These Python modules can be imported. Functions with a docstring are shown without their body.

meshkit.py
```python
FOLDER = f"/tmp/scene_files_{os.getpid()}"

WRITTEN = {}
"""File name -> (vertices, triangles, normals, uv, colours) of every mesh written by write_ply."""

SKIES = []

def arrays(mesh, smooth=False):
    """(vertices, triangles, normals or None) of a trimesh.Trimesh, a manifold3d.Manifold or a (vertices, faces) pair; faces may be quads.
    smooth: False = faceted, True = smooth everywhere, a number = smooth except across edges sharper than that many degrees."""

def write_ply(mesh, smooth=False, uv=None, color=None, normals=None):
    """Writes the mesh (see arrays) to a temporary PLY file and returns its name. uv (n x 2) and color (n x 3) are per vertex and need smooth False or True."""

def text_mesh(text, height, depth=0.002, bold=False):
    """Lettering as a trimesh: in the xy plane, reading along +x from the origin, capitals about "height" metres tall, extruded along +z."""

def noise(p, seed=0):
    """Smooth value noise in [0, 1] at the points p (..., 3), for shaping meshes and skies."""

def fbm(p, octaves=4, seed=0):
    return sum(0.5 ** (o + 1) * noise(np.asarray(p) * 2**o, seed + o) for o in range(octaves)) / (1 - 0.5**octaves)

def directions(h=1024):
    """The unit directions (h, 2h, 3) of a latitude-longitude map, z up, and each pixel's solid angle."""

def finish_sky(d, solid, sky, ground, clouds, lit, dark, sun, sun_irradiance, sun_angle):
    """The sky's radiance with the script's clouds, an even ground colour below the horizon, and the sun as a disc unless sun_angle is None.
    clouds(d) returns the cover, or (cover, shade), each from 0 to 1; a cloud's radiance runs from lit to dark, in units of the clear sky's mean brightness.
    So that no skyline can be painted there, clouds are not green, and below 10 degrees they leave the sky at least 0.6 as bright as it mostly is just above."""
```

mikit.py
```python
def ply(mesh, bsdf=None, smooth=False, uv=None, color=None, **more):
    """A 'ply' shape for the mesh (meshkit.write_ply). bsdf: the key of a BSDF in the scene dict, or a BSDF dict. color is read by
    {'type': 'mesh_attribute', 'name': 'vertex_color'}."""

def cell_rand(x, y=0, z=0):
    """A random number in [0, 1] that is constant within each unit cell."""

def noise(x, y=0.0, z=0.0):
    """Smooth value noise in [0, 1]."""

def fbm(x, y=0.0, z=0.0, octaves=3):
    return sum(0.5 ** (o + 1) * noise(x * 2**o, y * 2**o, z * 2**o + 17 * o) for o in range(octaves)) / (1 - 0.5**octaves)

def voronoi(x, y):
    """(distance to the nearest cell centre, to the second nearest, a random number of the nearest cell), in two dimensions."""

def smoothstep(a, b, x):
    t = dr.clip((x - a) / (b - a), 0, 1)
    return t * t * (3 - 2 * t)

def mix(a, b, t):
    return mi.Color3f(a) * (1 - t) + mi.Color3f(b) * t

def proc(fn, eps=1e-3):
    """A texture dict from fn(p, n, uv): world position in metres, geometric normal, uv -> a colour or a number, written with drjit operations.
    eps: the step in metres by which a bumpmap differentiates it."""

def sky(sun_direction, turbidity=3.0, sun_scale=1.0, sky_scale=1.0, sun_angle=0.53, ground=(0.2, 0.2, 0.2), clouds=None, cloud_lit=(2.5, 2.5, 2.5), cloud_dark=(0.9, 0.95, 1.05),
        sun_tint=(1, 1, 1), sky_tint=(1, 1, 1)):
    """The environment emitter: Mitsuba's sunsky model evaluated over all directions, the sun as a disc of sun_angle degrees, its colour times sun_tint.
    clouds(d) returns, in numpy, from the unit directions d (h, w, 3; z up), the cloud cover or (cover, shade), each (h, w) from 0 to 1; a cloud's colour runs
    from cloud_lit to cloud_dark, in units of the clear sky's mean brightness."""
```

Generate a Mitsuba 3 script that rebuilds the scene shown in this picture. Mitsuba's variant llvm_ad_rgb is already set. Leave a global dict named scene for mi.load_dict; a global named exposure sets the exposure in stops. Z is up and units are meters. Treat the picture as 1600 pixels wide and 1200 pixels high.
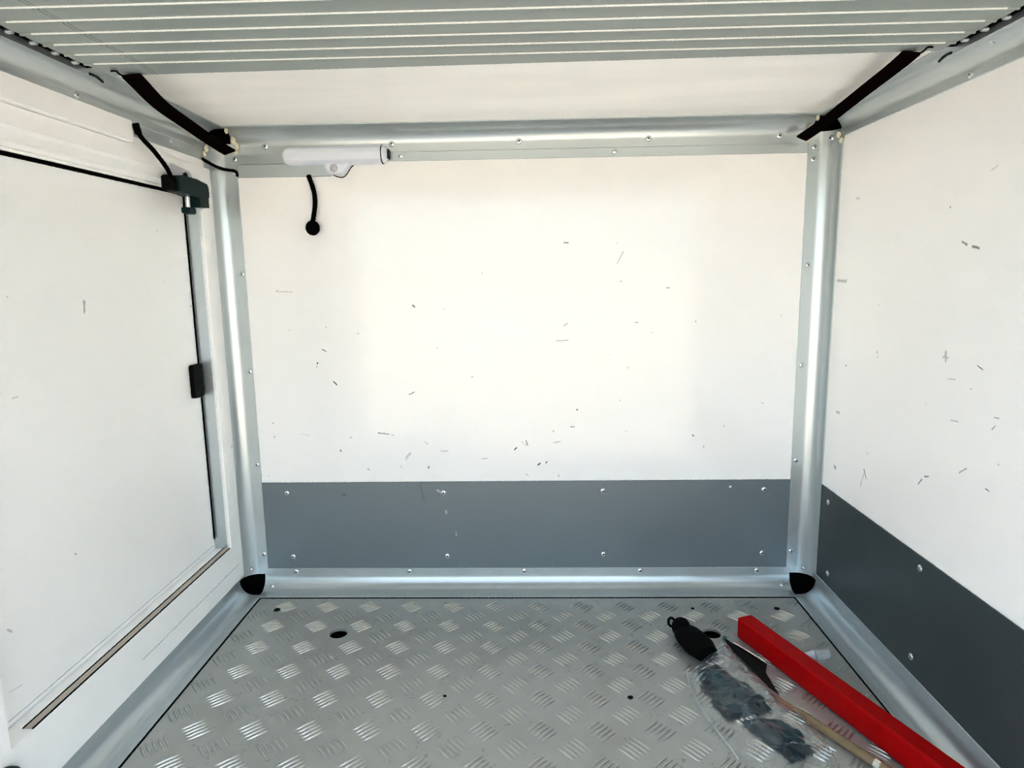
import math, random
import numpy as np, trimesh, manifold3d, shapely
from shapely.geometry import Polygon, Point, LineString, box as rect
import drjit as dr
import mitsuba as mi
import mikit, meshkit

T = mi.ScalarTransform4f
scene, labels = {}, {}

# ------------------------------------------------------------------ camera, sky, exposure
exposure = 4.4
CAM = np.array([0.0181, -1.2406, 0.6076])
YAW, PITCH, ROLL, FPX = -0.0294, 0.1623, -0.0156, 1054.5
cy, sy, cp, sp, cr, sr = math.cos(YAW), math.sin(YAW), math.cos(PITCH), math.sin(PITCH), math.cos(ROLL), math.sin(ROLL)
fwd = np.array([sy * cp, cy * cp, -sp])
rgt = np.array([cy, -sy, 0.0])
up0 = np.cross(rgt, fwd)
up = -sr * rgt + cr * up0
scene['camera'] = {'type': 'perspective', 'fov': math.degrees(2 * math.atan(800 / FPX)), 'fov_axis': 'x', 'near_clip': 0.02, 'far_clip': 500.0,
                   'to_world': T().look_at(origin=CAM.tolist(), target=(CAM + fwd).tolist(), up=up.tolist())}


def clouds(d):
    p = d / np.maximum(d[..., 2:3] + 0.25, 0.08)
    return np.clip(0.42 + 1.1 * (meshkit.fbm(p * 1.3, 4, 3) - 0.5), 0.15, 0.95), np.clip(meshkit.fbm(p * 2.0, 3, 9) - 0.35, 0, 1)


scene['sky'] = mikit.sky((0.3, 0.75, 0.42), turbidity=3.0, sun_scale=0.9, sky_scale=1.0, ground=(0.33, 0.32, 0.29), clouds=clouds,
                         cloud_lit=(1.7, 1.72, 1.75), cloud_dark=(0.82, 0.9, 1.02))

# ------------------------------------------------------------------ helpers
random.seed(5)
rng = np.random.default_rng(5)


def numbered(key):
    if not taken(key):
        return key
    k = 1
    while taken(f'{key}_{k:03d}'):
        k += 1
    return f'{key}_{k:03d}'


USED = set()


def taken(key):
    return key in scene or key in USED


def thing(name, label, category, group=None, kind=None):
    key = numbered(name)
    USED.add(key)
    labels[key] = {'label': label, 'category': category}
    if group:
        labels[key]['group'] = group
    if kind:
        labels[key]['kind'] = kind
    return key


def part(parent, name, mesh, bsdf, smooth=30, label=None, kind=None, to_world=None):
    key = numbered(f'{parent}__{name}')
    s = dict(mesh) if isinstance(mesh, dict) else mikit.ply(mesh, bsdf, smooth=smooth)
    if to_world is not None:
        s['to_world'] = to_world
    scene[key] = s
    USED.add(key)
    if label or kind:
        labels[key] = {}
        if label:
            labels[key]['label'] = label
        if kind:
            labels[key]['kind'] = kind
    return key


def body(key, mesh, bsdf, smooth=30):
    scene[key] = mikit.ply(mesh, bsdf, smooth=smooth)


def cbox(x0, x1, y0, y1, z0, z1, c=0.001):
    """A box with chamfered edges."""
    pts = []
    for x, sx in ((x0, 1), (x1, -1)):
        for y, sy_ in ((y0, 1), (y1, -1)):
            for z, sz in ((z0, 1), (z1, -1)):
                pts += [[x + sx * c, y + sy_ * c, z], [x + sx * c, y, z + sz * c], [x, y + sy_ * c, z + sz * c]]
    return trimesh.convex.convex_hull(np.array(pts))


def join(*m):
    return trimesh.util.concatenate([a for a in m])


def extrude(poly, h):
    return trimesh.creation.extrude_polygon(poly, h, engine='earcut')


def along(poly, axis, a, b):
    """Extrude a 2D polygon along an axis from a to b. axis x: poly=(y,z); y: poly=(x,z); z: poly=(x,y)."""
    if hasattr(poly, 'geoms'):
        return join(*[along(g, axis, a, b) for g in poly.geoms])
    m = extrude(poly, b - a)
    v = np.array(m.vertices)
    if axis == 'x':
        m.vertices = np.c_[v[:, 2] + a, v[:, 0], v[:, 1]]
    elif axis == 'y':
        m.vertices = np.c_[v[:, 0], v[:, 2] + a, v[:, 1]]
        m.invert()
    else:
        m.vertices = np.c_[v[:, 0], v[:, 1], v[:, 2] + a]
    return m


def tube(points, radii, sides=10, cap=True):
    p = np.asarray(points, float)
    r = np.broadcast_to(radii, (len(p),))
    t = np.gradient(p, axis=0)
    t /= np.linalg.norm(t, axis=1, keepdims=True)
    a = np.cross(t, [0.31, 0.22, 0.93])
    a /= np.linalg.norm(a, axis=1, keepdims=True)
    b = np.cross(t, a)
    ang = np.arange(sides) * 2 * np.pi / sides
    v = (p[:, None] + r[:, None, None] * (np.cos(ang)[None, :, None] * a[:, None] + np.sin(ang)[None, :, None] * b[:, None])).reshape(-1, 3)
    f = []
    n = len(p)
    for i in range(n - 1):
        for j in range(sides):
            k = (j + 1) % sides
            q = [i * sides + j, i * sides + k, (i + 1) * sides + k, (i + 1) * sides + j]
            f += [[q[0], q[1], q[2]], [q[0], q[2], q[3]]]
    if cap:
        v = np.vstack([v, p[0], p[-1]])
        for j in range(sides):
            k = (j + 1) % sides
            f += [[n * sides, k, j], [n * sides + 1, (n - 1) * sides + j, (n - 1) * sides + k]]
    m = trimesh.Trimesh(v, f, process=False)
    if m.volume < 0:
        m.invert()
    return m


def spline(pts, n=24):
    from scipy.interpolate import CubicSpline
    p = np.asarray(pts, float)
    s = np.r_[0, np.cumsum(np.linalg.norm(np.diff(p, axis=0), axis=1))]
    return CubicSpline(s, p)(np.linspace(0, s[-1], n))


def lathe(profile, sections=20):
    return trimesh.creation.revolve(np.asarray(profile, float), sections=sections)


def orient(mesh, origin, z, x=None):
    """Place a mesh built along +z so that its z axis points along z."""
    z = np.asarray(z, float) / np.linalg.norm(z)
    x = np.asarray(x if x is not None else ([1, 0, 0] if abs(z[0]) < 0.9 else [0, 1, 0]), float)
    x = x - z * (x @ z)
    x /= np.linalg.norm(x)
    M = np.eye(4)
    M[:3, 0], M[:3, 1], M[:3, 2], M[:3, 3] = x, np.cross(z, x), z, origin
    m = mesh.copy()
    m.apply_transform(M)
    return m


def rounded_rect(w, h, r, cx=0.0, cyy=0.0):
    return rect(cx - w / 2 + r, cyy - h / 2 + r, cx + w / 2 - r, cyy + h / 2 - r).buffer(r, quad_segs=6)


# scuffs: (a0, b0, a1, b1, radius, strength) in metres on the wall's own plane
MARKS_BACK= [(-0.1979,0.5522,-0.1954,0.5504,0.00131,0.9), (-0.3702,0.4732,-0.364,0.4693,0.00077,0.7), (-0.3811,0.4485,-0.382,0.4463,0.00097,0.9), (-0.3831,0.4414,-0.3832,0.4402,0.00078,0.4), (-0.3531,0.4126,-0.3474,0.4065,0.00087,0.95), (-0.2112,0.3863,-0.2013,0.3912,0.00073,0.7), (-0.0935,0.4184,-0.0912,0.4188,0.00075,0.5), (-0.2733,0.313,-0.2532,0.3105,0.00074,0.7), (-0.2475,0.3089,-0.2437,0.3081,0.00074,0.4), (-0.0154,0.2785,-0.0116,0.2823,0.00095,0.9), (0.0064,0.2958,0.0093,0.2868,0.00073,0.7), (0.0791,0.6606,0.0863,0.6605,0.00074,0.8), (0.0639,0.4837,0.0859,0.4849,0.00071,0.5), (0.0787,0.5118,0.0853,0.5161,0.00071,0.5), (-0.4738,0.3339,-0.4734,0.3339,0.00081,0.8), (-0.4731,0.307,-0.4727,0.307,0.00081,0.7), (-0.3474,0.28,-0.3471,0.2781,0.00099,0.9), (-0.45,0.5814,-0.4204,0.5802,0.00098,0.22), (-0.4469,0.5843,-0.4466,0.5828,0.00075,0.4), (-0.2215,0.2652,-0.2147,0.2723,0.00155,0.3), (-0.1553,0.2769,-0.142,0.2768,0.00074,0.35), (-0.4297,0.5101,-0.4293,0.5101,0.00078,0.5), (-0.3613,0.514,-0.361,0.514,0.00077,0.5), (-0.3022,0.5028,-0.3015,0.5021,0.00095,0.45), (-0.1564,0.4735,-0.1552,0.4735,0.00093,0.3), (-0.1411,0.5452,-0.1403,0.5452,0.00074,0.35), (-0.0698,0.6089,-0.0694,0.6089,0.00074,0.4), (-0.1852,0.2947,-0.1796,0.29,0.00096,0.2), (-0.328,0.3037,-0.3249,0.3053,0.00078,0.4), (-0.4215,0.3132,-0.4052,0.3091,0.0008,0.15), (0.1744,0.6223,0.1856,0.6433,0.00071,0.4), (0.1812,0.5908,0.1823,0.5901,0.00074,0.5), (0.174,0.6597,0.1747,0.659,0.00074,0.5), (0.2649,0.5777,0.2693,0.5776,0.00072,0.6), (0.2082,0.5156,0.2136,0.5155,0.00072,0.6), (0.1025,0.3545,0.1032,0.3538,0.00094,0.8), (0.3185,0.3039,0.3204,0.3023,0.00097,0.7), (0.3385,0.2833,0.3404,0.2794,0.00098,0.3), (0.0912,0.3217,0.0976,0.3216,0.00073,0.7), (0.0578,0.3135,0.0593,0.3127,0.00076,0.5), (0.4446,0.3632,0.446,0.3632,0.00079,0.4), (0.2383,0.4969,0.239,0.4969,0.00075,0.4), (0.3177,0.5167,0.3188,0.5152,0.00076,0.5), (0.4719,0.5254,0.4723,0.5254,0.00078,0.4), (0.3758,0.3214,0.3759,0.3191,0.00075,0.3), (0.1965,0.4327,0.1976,0.4327,0.00072,0.4), (0.162,0.4577,0.1628,0.4577,0.00072,0.4), (0.1824,0.3712,0.1842,0.3712,0.00073,0.4), (0.1942,0.3115,0.1946,0.3115,0.00076,0.5), (-0.2228,0.2605,-0.2139,0.273,0.00136,0.2), (-0.18,0.2464,-0.1798,0.2436,0.00097,0.9), (-0.2963,0.2425,-0.2948,0.2417,0.00099,0.5), (-0.0776,0.2606,-0.0681,0.2621,0.00077,0.4), (0.0286,0.248,0.0324,0.2507,0.00115,0.8), (0.0434,0.2522,0.0461,0.2537,0.00077,0.8), (-0.0012,0.2939,0.0063,0.2861,0.00073,0.3), (0.0574,0.3147,0.0593,0.3139,0.00073,0.4), (0.0056,0.2304,0.0101,0.2272,0.00077,0.35), (0.0672,0.2288,0.0679,0.2249,0.00077,0.35), (-0.233,0.2468,-0.2323,0.2456,0.00078,0.5), (0.0592,0.2914,0.0705,0.2933,0.00073,0.4), (-0.4903,0.2308,-0.4895,0.2308,0.00083,0.4)]
MARKS_RIGHT= [(-0.378,0.6375,-0.3873,0.6335,0.001,0.6), (-0.3976,0.6315,-0.4103,0.6286,0.00118,0.65), (-0.0429,0.5869,-0.0751,0.5859,0.00179,0.4), (-0.1929,0.4809,-0.1933,0.4785,0.0007,0.6), (-0.195,0.4725,-0.1958,0.4722,0.0007,0.5), (-0.3641,0.4988,-0.3661,0.4888,0.00183,0.4), (-0.3594,0.4921,-0.3706,0.4928,0.00102,0.35), (-0.4282,0.4903,-0.4383,0.487,0.00055,0.9), (-0.3744,0.4665,-0.388,0.4673,0.00061,0.3), (-0.0694,0.3599,-0.0816,0.361,0.0018,0.35), (-0.3875,0.415,-0.4019,0.4162,0.00058,0.4), (-0.4658,0.4357,-0.4734,0.4358,0.00054,0.5), (-0.4639,0.4211,-0.4686,0.426,0.00057,0.55), (-0.1789,0.2887,-0.1877,0.2759,0.00073,0.7), (-0.1706,0.2593,-0.1798,0.2819,0.00073,0.4), (-0.3294,0.3128,-0.3359,0.3209,0.00086,0.6), (-0.3414,0.3268,-0.3504,0.3295,0.00085,0.65), (-0.4137,0.3542,-0.4259,0.3633,0.0007,0.5), (-0.4633,0.3494,-0.469,0.3487,0.00067,0.7), (-0.3469,0.6818,-0.3475,0.6815,0.00082,0.9), (-0.092,0.4444,-0.0957,0.4458,0.00076,0.7), (-0.0765,0.2632,-0.0798,0.2622,0.00209,0.6), (-0.4793,0.3838,-0.4807,0.3836,0.00075,0.4), (-0.1845,0.3167,-0.1862,0.3167,0.00096,0.4), (-0.4187,0.4609,-0.4217,0.4608,0.00059,0.3), (-0.3303,0.425,-0.3316,0.4248,0.00063,0.3), (-0.0922,0.7196,-0.0995,0.7189,0.0015,0.2), (-0.1885,0.5517,-0.1902,0.5514,0.0007,0.3), (-0.4193,0.7161,-0.43,0.72,0.00056,0.25), (-0.101,0.7197,-0.1025,0.7184,0.00108,0.25)]
MARKS_LEFT= [(-0.3579,0.5806,-0.3598,0.566,0.00136,0.45), (-0.3604,0.5799,-0.3556,0.5785,0.00091,0.4), (-0.5016,0.4762,-0.4937,0.4767,0.00055,0.3), (-0.4333,0.2599,-0.432,0.2588,0.00075,0.9), (-0.4895,0.5906,-0.4885,0.5901,0.00068,0.35), (-0.1585,0.6054,-0.1574,0.6054,0.0007,0.3), (-0.0787,0.5601,-0.0774,0.56,0.00093,0.7), (-0.1611,0.6836,-0.1601,0.6831,0.0007,0.3), (-0.554,0.2221,-0.5492,0.2171,0.00112,0.35), (-0.5637,0.152,-0.5454,0.1487,0.00058,0.2)]
MARKS_KICK= [(-0.1973,0.2138,-0.1916,0.1811,0.00137,0.35), (-0.3468,0.1932,-0.3431,0.1916,0.00141,0.7), (-0.1491,0.1595,-0.1489,0.1535,0.00138,-0.4), (-0.1311,0.115,-0.1301,0.1089,0.00119,-0.3), (-0.1651,0.1997,-0.1519,0.1936,0.00156,-0.35)]

# ------------------------------------------------------------------ materials
def scuffs(marks, axis, base, base_var=0.03, dark=(0.05, 0.05, 0.05), light=(0.5, 0.5, 0.5)):
    def fn(p, n, uv):
        a, b = (p.x, p.z) if axis == 'y' else (p.y, p.z)
        v = mikit.fbm(a * 3.0, b * 3.0, 1.0, 3)
        c = mi.Color3f(base) * (1 - base_var + 2 * base_var * v)
        wob = (mikit.noise(a * 900, b * 900, 3.0) - 0.5) * 0.9 + 1.0
        k = mi.Float(0.0)
        kl = mi.Float(0.0)
        for a0, b0, a1, b1, r, s in marks:
            da, db = a1 - a0, b1 - b0
            t = dr.clip(((a - a0) * da + (b - b0) * db) / max(da * da + db * db, 1e-9), 0, 1)
            d = dr.sqrt(dr.square(a - a0 - t * da) + dr.square(b - b0 - t * db)) * wob
            m = (1 - mikit.smoothstep(0.8 * r, 1.6 * r, d)) * min(1.0, 1.25 * abs(s))
            if s > 0:
                k = dr.maximum(k, m)
            else:
                kl = dr.maximum(kl, m)
        c = mikit.mix(c, mi.Color3f(dark), k)
        return mikit.mix(c, mi.Color3f(light), kl)
    return mikit.proc(fn)


def plastic(name, color, rough=0.4, spec=0.5, metal=0.0, **more):
    bc = color if isinstance(color, dict) else {'type': 'rgb', 'value': list(color)}
    scene[name] = {'type': 'twosided', 'b': {'type': 'principled', 'base_color': bc, 'roughness': rough, 'specular': spec, 'metallic': metal, **more}}


WHITE = (0.84, 0.832, 0.812)
plastic('white_back', scuffs(MARKS_BACK, 'y', (0.77, 0.762, 0.742)), 0.12, 0.6)
plastic('white_right', scuffs(MARKS_RIGHT, 'x', WHITE), 0.3, 0.5)
plastic('white_leaf', scuffs(MARKS_LEFT, 'x', (0.80, 0.805, 0.79)), 0.35, 0.5)
plastic('white_paint', (0.82, 0.82, 0.80), 0.35, 0.5)
plastic('white_ceiling', mikit.proc(lambda p, n, uv: mi.Color3f(0.80, 0.785, 0.74) * (0.9 + 0.2 * mikit.fbm(p.x * 3, p.y * 14, 2.0, 3))), 0.35, 0.5)
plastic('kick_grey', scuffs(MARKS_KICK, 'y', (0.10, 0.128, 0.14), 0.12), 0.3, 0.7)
plastic('kick_grey_shaded', mikit.proc(lambda p, n, uv: mi.Color3f(0.024, 0.034, 0.036) * (0.85 + 0.3 * mikit.fbm(p.y * 9, p.z * 9, 1.0, 3))), 0.4, 0.5)  # same plate grey, darkened to put the side wall shade into the colour


def alu(p, n, uv):
    g = mikit.fbm(p.x * 6 + 3, p.y * 6, p.z * 6, 3)
    return mi.Color3f(0.46, 0.505, 0.51) * (0.9 + 0.2 * g)


plastic('aluminium', mikit.proc(alu), 0.27, 0.5, 0.65)
plastic('aluminium_plain', (0.50, 0.55, 0.57), 0.35, 0.5, 0.9)


def floor_col(p, n, uv):
    g = mikit.fbm(p.x * 7, p.y * 7, 0.0, 4)
    dirt = mikit.smoothstep(0.5, 0.8, mikit.fbm(p.x * 16 + 9, p.y * 16, 5.0, 4))
    speck = mikit.smoothstep(0.80, 0.9, mikit.noise(p.x * 330, p.y * 330, 2.0)) * mikit.smoothstep(0.5, 0.7, mikit.noise(p.x * 60, p.y * 60, 7.0))
    c = mi.Color3f(0.385, 0.395, 0.37) * (0.9 + 0.2 * g)
    c = mikit.mix(c, mi.Color3f(0.30, 0.29, 0.26), dirt * 0.3)
    return mikit.mix(c, mi.Color3f(0.07, 0.07, 0.06), speck * 0.35)


plastic('floor_metal', mikit.proc(floor_col), 0.42, 0.5, 0.55)


def slat_col(p, n, uv):
    g = mikit.fbm(p.x * 2.0, p.y * 30, 0.0, 3)
    # two thin dark lines along the slats
    w = -0.433 + 0.012 * mikit.noise(p.y * 9.0, 1.0, 2.0) - 0.05 * (p.y + 0.5) * 0.8
    k = mi.Float(0.0)
    for o in (0.0, 0.0045):
        k = dr.maximum(k, 1 - mikit.smoothstep(0.0005, 0.0013, dr.abs(p.x - w - o)))
    c = mi.Color3f(0.23, 0.27, 0.255) * (0.9 + 0.2 * g)
    return mikit.mix(c, mi.Color3f(0.07, 0.08, 0.08), k * 0.6)


plastic('slat_metal', mikit.proc(slat_col), 0.4, 0.5, 0.35)
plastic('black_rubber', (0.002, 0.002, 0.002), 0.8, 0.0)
plastic('black_strap', (0.003, 0.0015, 0.0015), 0.8, 0.0)
plastic('black_plastic', (0.002, 0.002, 0.002), 0.6, 0.03)
plastic('dark_green_plastic', (0.003, 0.014, 0.014), 0.45, 0.06)
plastic('lamp_white', (0.60, 0.63, 0.69), 0.35, 0.5)
plastic('lens_grey', (0.42, 0.42, 0.45), 0.25, 0.5)
plastic('tan_seal', (0.42, 0.37, 0.31), 0.6, 0.3)
plastic('sealant', (0.62, 0.57, 0.44), 0.6, 0.3)
plastic('rivet_metal', (0.72, 0.74, 0.74), 0.22, 0.5, 0.95)
plastic('red_plastic', mikit.proc(lambda p, n, uv: mi.Color3f(0.32, 0.0005, 0.0012) * (0.85 + 0.3 * mikit.fbm(p.x * 40, p.y * 40, p.z * 40, 3))), 0.5, 0.08)
plastic('bamboo', mikit.proc(lambda p, n, uv: mikit.mix((0.24, 0.165, 0.085), (0.14, 0.095, 0.05), mikit.fbm(p.x * 60, p.y * 60, p.z * 260, 3))), 0.45, 0.4)
plastic('dark_steel', (0.004, 0.005, 0.005), 0.5, 0.06, 0.0)
plastic('bright_steel', (0.85, 0.86, 0.82), 0.2, 0.5, 1.0)
plastic('dark_cloth', mikit.proc(lambda p, n, uv: mikit.mix((0.002, 0.010, 0.014), (0.014, 0.044, 0.05), mikit.smoothstep(0.45, 0.75, mikit.fbm(p.x * 45, p.y * 45, 1.0, 3)))), 0.85, 0.0)
plastic('joint_highlight', (0.66, 0.68, 0.66), 0.3, 0.5)  # near-white colour paints the highlight lines between the slats
plastic('rib_metal', (0.52, 0.53, 0.505), 0.2, 0.5, 0.85)
plastic('asphalt', mikit.proc(lambda p, n, uv: mi.Color3f(0.48, 0.47, 0.45) * (0.8 + 0.4 * mikit.fbm(p.x * 1.5, p.y * 1.5, 0.0, 4))), 0.9, 0.2)
plastic('teal_plastic', (0.02, 0.09, 0.10), 0.4, 0.5)
scene['clear_film'] = {'type': 'blendbsdf', 'weight': 0.025,
                       'a': {'type': 'thindielectric', 'int_ior': 1.3},
                       'b': {'type': 'principledthin', 'base_color': {'type': 'rgb', 'value': [0.62, 0.68, 0.70]}, 'roughness': 0.3, 'diff_trans': 0.9, 'spec_trans': 0.0, 'eta': 1.5}}
scene['clear_plastic'] = {'type': 'blendbsdf', 'weight': 0.45,
                          'a': {'type': 'thindielectric', 'int_ior': 1.5},
                          'b': {'type': 'principledthin', 'base_color': {'type': 'rgb', 'value': [0.75, 0.8, 0.82]}, 'roughness': 0.15, 'diff_trans': 0.8, 'spec_trans': 0.0, 'eta': 1.5}}

# ------------------------------------------------------------------ large structure
W2, H, FRONT = 0.55, 0.865, -1.0            # half width, ceiling height, open rear end
LEG, TH = 0.0425, 0.0025

k = thing('ground', 'grey paved ground outside behind the open end of the box', 'ground', kind='structure')
body(k, trimesh.creation.box(extents=[160, 160, 0.1], transform=trimesh.transformations.translation_matrix([0, -30, -0.62])), 'asphalt', False)

k = thing('wall_back', 'white smooth panel wall at the far end of the box with small black scuffs', 'wall', kind='structure')
body(k, cbox(-W2 - 0.03, W2 + 0.03, 0.0, 0.03, -0.03, H + 0.03), 'white_back', False)
k = thing('wall_right', 'white smooth panel wall on the right with grey scuffs', 'wall', kind='structure')
body(k, cbox(W2, W2 + 0.03, FRONT, 0.0, -0.03, H + 0.03), 'white_right', False)

# left wall with the door opening
Y0, Y1, Z0, Z1 = -0.606, -0.0665, 0.1115, 0.7565   # door opening
wl = Polygon([(FRONT, -0.03), (0, -0.03), (0, H + 0.03), (FRONT, H + 0.03)], [[(Y0 - 0.004, Z0 - 0.004), (Y1 + 0.004, Z0 - 0.004), (Y1 + 0.004, Z1 + 0.004), (Y0 - 0.004, Z1 + 0.004)]])
k = thing('wall_left', 'white panel wall on the left around the door', 'wall', kind='structure')
body(k, along(wl, 'x', -W2 - 0.03, -W2), 'white_paint', False)

k = thing('ceiling', 'white ceiling panel behind the roller shutter', 'ceiling', kind='structure')
body(k, cbox(-W2, W2, FRONT, 0.0, H, H + 0.03), 'white_ceiling', False)

# floor plate with two round holes above a dark under-floor
holes = [Point(-0.319, -0.1713).buffer(0.0152, quad_segs=8), Point(0.3187, -0.1715).buffer(0.0152, quad_segs=8)]
fp = rect(-W2, FRONT, W2, 0.0)
for h in holes:
    fp = fp.difference(h)
k = thing('floor', 'aluminium five bar tread plate floor with two round holes', 'floor', kind='structure')
body(k, along(fp, 'z', -0.004, 0.0), 'floor_metal', False)
FLOOR = k
part(k, 'underfloor', cbox(-W2, W2, FRONT, 0.0, -0.03, -0.022), 'black_rubber', False)

# tread bars: spindle shaped ribs, five to a group, groups turned by 90 degrees in turn
N = 7
ts = np.linspace(-1, 1, N)
bv, bf = [], []
for t in ts:
    w = 0.0020 * math.sqrt(max(1 - t * t, 0)) + 0.00005
    hh = 0.0025 * (1 - t ** 2) ** 0.8
    for s, z in ((-1, -0.0004), (-0.55, 0.72), (0, 1.0), (0.55, 0.72), (1, -0.0004)):
        bv.append([t * 0.0165, s * w, z * hh if z > 0 else -0.0004])
for i in range(N - 1):
    for j in range(4):
        q = [i * 5 + j, (i + 1) * 5 + j, (i + 1) * 5 + j + 1, i * 5 + j + 1]
        bf += [[q[0], q[1], q[2]], [q[0], q[2], q[3]]]
bv, bf = np.array(bv), np.array(bf)
AV, AF, cnt = [], [], 0
PX, PY, X0, YY0 = 0.0785, 0.0686, -0.2865, -0.2830
okfloor = rect(-W2 + 0.047, FRONT, W2 - 0.047, -0.047)
for i in range(-4, 12):
    for j in range(-11, 5):
        for q in (0, 1):
            gx, gy = X0 + PX * (i + 0.5 * q), YY0 + PY * (j - 0.5 * q + 1)
            ang = math.radians(42.0 if q == 0 else -48.0)
            for b in range(-2, 3):
                o = b * 0.0072
                c, s = math.cos(ang), math.sin(ang)
                px, py = gx - s * o, gy + c * o
                if not okfloor.contains(Point(px, py)) or any(h.distance(Point(px, py)) < 0.012 for h in holes):
                    continue
                v = bv.copy()
                v[:, 0], v[:, 1] = px + c * bv[:, 0] - s * bv[:, 1], py + s * bv[:, 0] + c * bv[:, 1]
                inside = (np.abs(v[:, 0]) < W2 - 0.0435) & (v[:, 1] < -0.0435)
                if not inside.all():
                    continue
                AV.append(v); AF.append(bf + cnt); cnt += len(v)
part(FLOOR, 'tread_ribs', trimesh.Trimesh(np.vstack(AV), np.vstack(AF), process=False), 'rib_metal', True, kind='stuff')
for (x, y, r) in ((-0.4571, -0.0881, 0.006), (0.4588, -0.0855, 0.005), (0.156, -0.3471, 0.004), (-0.1135, -0.3452, 0.0025), (0.307, -0.085, 0.003)):
    part(FLOOR, 'screw', orient(lathe([[0, 0.0003], [r * 0.5, 0.0004], [r * 0.6, 0.0011], [r, 0.0009], [r * 1.05, 0]], 14), (x, y, 0.0), (0, 0, 1)), 'dark_steel', 40)
sealpoly = rect(-W2 + LEG - 0.003, FRONT, W2 - LEG + 0.003, -LEG + 0.003).difference(rect(-W2 + LEG + 0.0022, FRONT - 1, W2 - LEG - 0.0022, -LEG - 0.0018))
part(FLOOR, 'edge_joint', along(sealpoly, 'z', 0.0, 0.0009), 'black_rubber', False, label='dark joint line along the floor edge')


def cove(lu, lv, s=0.029, t=TH):
    """Concave corner moulding in a corner at (0, 0) with the room towards +u, +v."""
    arc = [(s - (s - t) * math.sin(a), s - (s - t) * math.cos(a)) for a in np.linspace(0, math.pi / 2, 13)]
    return Polygon([(0.0002, 0.0002), (lu, 0.0002), (lu, t * 0.8), (lu - 0.0006, t)] + arc + [(t, lv - 0.0006), (t * 0.8, lv), (0.0002, lv)])


def placed(poly, fu, fv):
    return Polygon([(fu(u), fv(v)) for u, v in poly.exterior.coords]).buffer(0)


riv = lathe([[0, 0.0004], [0.0013, 0.0004], [0.0017, 0.0019], [0.0032, 0.0017], [0.0047, 0.0009], [0.0053, 0.0]], 14)
RIV = {}


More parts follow.
